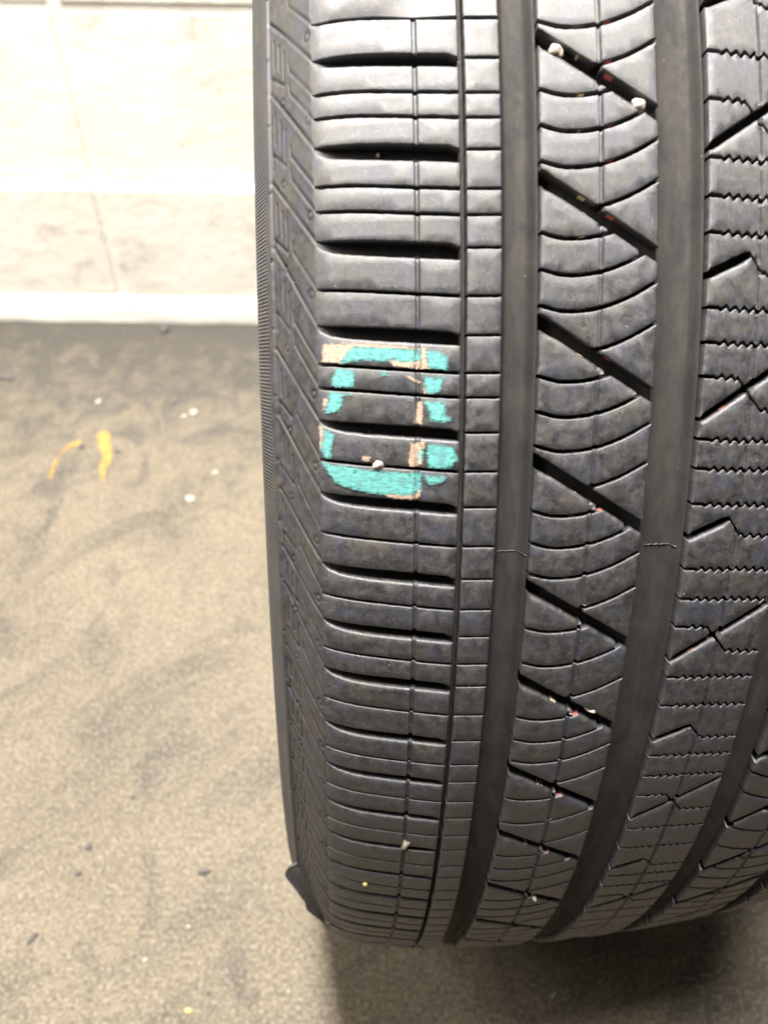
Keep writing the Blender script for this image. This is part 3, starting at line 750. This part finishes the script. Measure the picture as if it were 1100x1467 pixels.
for nm, s, u, d, size, mat, sq, lab in [
    ('pebble', -318.2, 18.6, 1.2, .0021, M_STONE, (1, 1, .85), 'white round pebble lodged in the slanting groove beside the wide groove next to the shoulder'),
    ('pebble', -303.8, 41.0, 1.0, .0019, M_STONE, (1, 1, .8), 'pale pebble lodged at the lower end of the slanting groove by the middle groove'),
    ('pebble', -206.0, -30.6, .6, .0017, M_STONE, (1, .9, .9), 'pinkish pebble stuck in the sipe under the turquoise paint'),
    ('grit_crumb', -54.6, -18.6, .8, .0017, M_FLAKE, (2.0, .8, .8), 'whitish crumb wedged in the shadowed shoulder slot low on the tyre'),
    ('grit_crumb', -122.7, 37.9, 1.4, .0014, M_STONE, (1.5, .9, .8), 'beige crumb in a slanting groove of the rib below the paint'),
    ('grit_crumb', -10.5, 34.5, 1.0, .0013, M_FLAKE, (1.6, .8, .7), 'tiny white crumb in the lowest slanting groove of the rib'),
    ('grit_crumb', -22.6, -32.8, -.2, .0009, M_YSTONE, (1, 1, 1), 'yellow grain on the shadowed shoulder block at the foot of the tyre'),
    ('grit_crumb', -292.0, -29.4, 3.6, .0006, M_FLAKE, (1, 1, 1), 'minute white grain inside the open shoulder slot')]:
    tag(lump(nm, on_tyre(s, u, d), size, mat, abs(s) % 7, sq), lab, 'pebble' if nm == 'pebble' else 'crumb', 'grit caught in the tread')

# ------------------------------------------------------------------ marks and litter on the floor
def mm(px, py): q = floor_pt(px, py); return (q.x, q.y)
arc = [(66, 688), (74, 664), (86, 645), (100, 634), (117, 627), (120, 632), (118, 637), (103, 642), (90, 652), (82, 668), (78, 684), (84, 690)]
bar = [(136, 624), (142, 617), (160, 616), (161, 636), (164, 652), (160, 666), (155, 672), (152, 690), (145, 694), (141, 682), (138, 672), (143, 660), (142, 648), (138, 638)]
for poly in (arc, bar):
    patch('yellow_paint_mark', [mm(*q) for q in poly], M_YPAINT, floor, lambda x, y: (x, y, .0005), .0016, None, .004)
LIT = [('dark_chip', 293, 1250, .0042, M_DARK, (1.3, .6, .5), 'black oblong chip lying alone on the floor beside the tyre'),
       ('dark_chip', 127, 1214, .0036, M_DARK, (1, .9, .5), 'dark square chip on the floor, the larger of a pair on a grey smear'),
       ('dark_chip', 112, 1252, .0033, M_DARK, (1, .8, .5), 'dark chip on the floor, the smaller of a pair on a grey smear'),
       ('dark_chip', 47, 1345, .0040, M_DARK, (1.5, .55, .4), 'grey sliver on the floor, farthest out from the tyre'),
       ('dark_chip', 190, 1143, .0022, M_DARK, (1, .8, .6), 'small dark speck on the floor beyond the pair of chips'),
       ('dark_chip', 117, 641, .0042, M_DARK, (1, .9, .6), 'black crumb touching the yellow curved paint mark on the floor'),
       ('dark_chip', 168, 647, .0036, M_DARK, (1, .9, .5), 'small black crumb touching the straight yellow paint bar'),
       ('dark_chip', 236, 472, .0085, M_DARK, (.8, 1.3, .4), 'black lump on the floor against the foot of the wall'),
       ('dark_chip', 250, 576, .0050, M_DARK, (1.3, .7, .4), 'grey crumb beside the double white paint flake'),
       ('dark_chip', 10, 541, .0080, M_DARK, (1.8, .8, .3), 'flat dark scrap on the floor near the wall, beyond the yellow marks'),
       ('dark_chip', 299, 1424, .0018, M_DARK, (1, 1, .7), 'dark grain on the floor before the tyre'),
       ('paint_flake', 272, 715, .0055, M_FLAKE, (1.2, .9, .3), 'single bright white flake on the floor nearest the tyre'),
       ('paint_flake', 141, 576, .0050, M_FLAKE, (1, .8, .3), 'whitish flake on the floor behind the yellow marks'),
       ('paint_flake', 278, 592, .0062, M_FLAKE, (1, .9, .4), 'larger half of a double white flake on the floor'),
       ('paint_flake', 264, 597, .0038, M_FLAKE, (1.2, .8, .4), 'smaller half of a double white flake on the floor'),
       ('paint_flake', 308, 677, .0036, M_FLAKE, (1, .9, .3), 'faint pale flake on the floor close by the brightest one'),
       ('paint_flake', 270, 1328, .0019, M_FLAKE, (1, .9, .5), 'pale grain on the floor beside the low shoulder'),
       ('paint_flake', 208, 1376, .0019, M_FLAKE, (1, .9, .5), 'pale grain on the floor further out from the low shoulder'),
       ('paint_flake', 270, 1449, .0022, M_YSTONE, (1.3, .9, .5), 'yellowish flake on the floor before the tyre'),
       ('paint_flake', 793, 1427, .0022, M_FLAKE, (1.8, .5, .4), 'thin pale splinter on the floor under the tread'),
       ('dark_chip', 1007, 1329, .0020, M_DARK, (1, .9, .6), 'small dark crumb on the floor under the middle rib'),
       ('dark_chip', 1028, 1446, .0028, M_DARK, (1, .9, .6), 'dark crumb on the shaded floor in front of the tread')]
for i, (nm, px, py, size, mat, sq, lab) in enumerate(LIT):
    o = lump(nm, floor_pt(px, py), size*.88, mat, i+1.3, sq); o.rotation_euler = (0, 0, i*1.37)
    o.location.z = size*sq[2]*.75
    tag(o, lab, 'chip' if nm == 'dark_chip' else 'flake', 'litter on the floor')
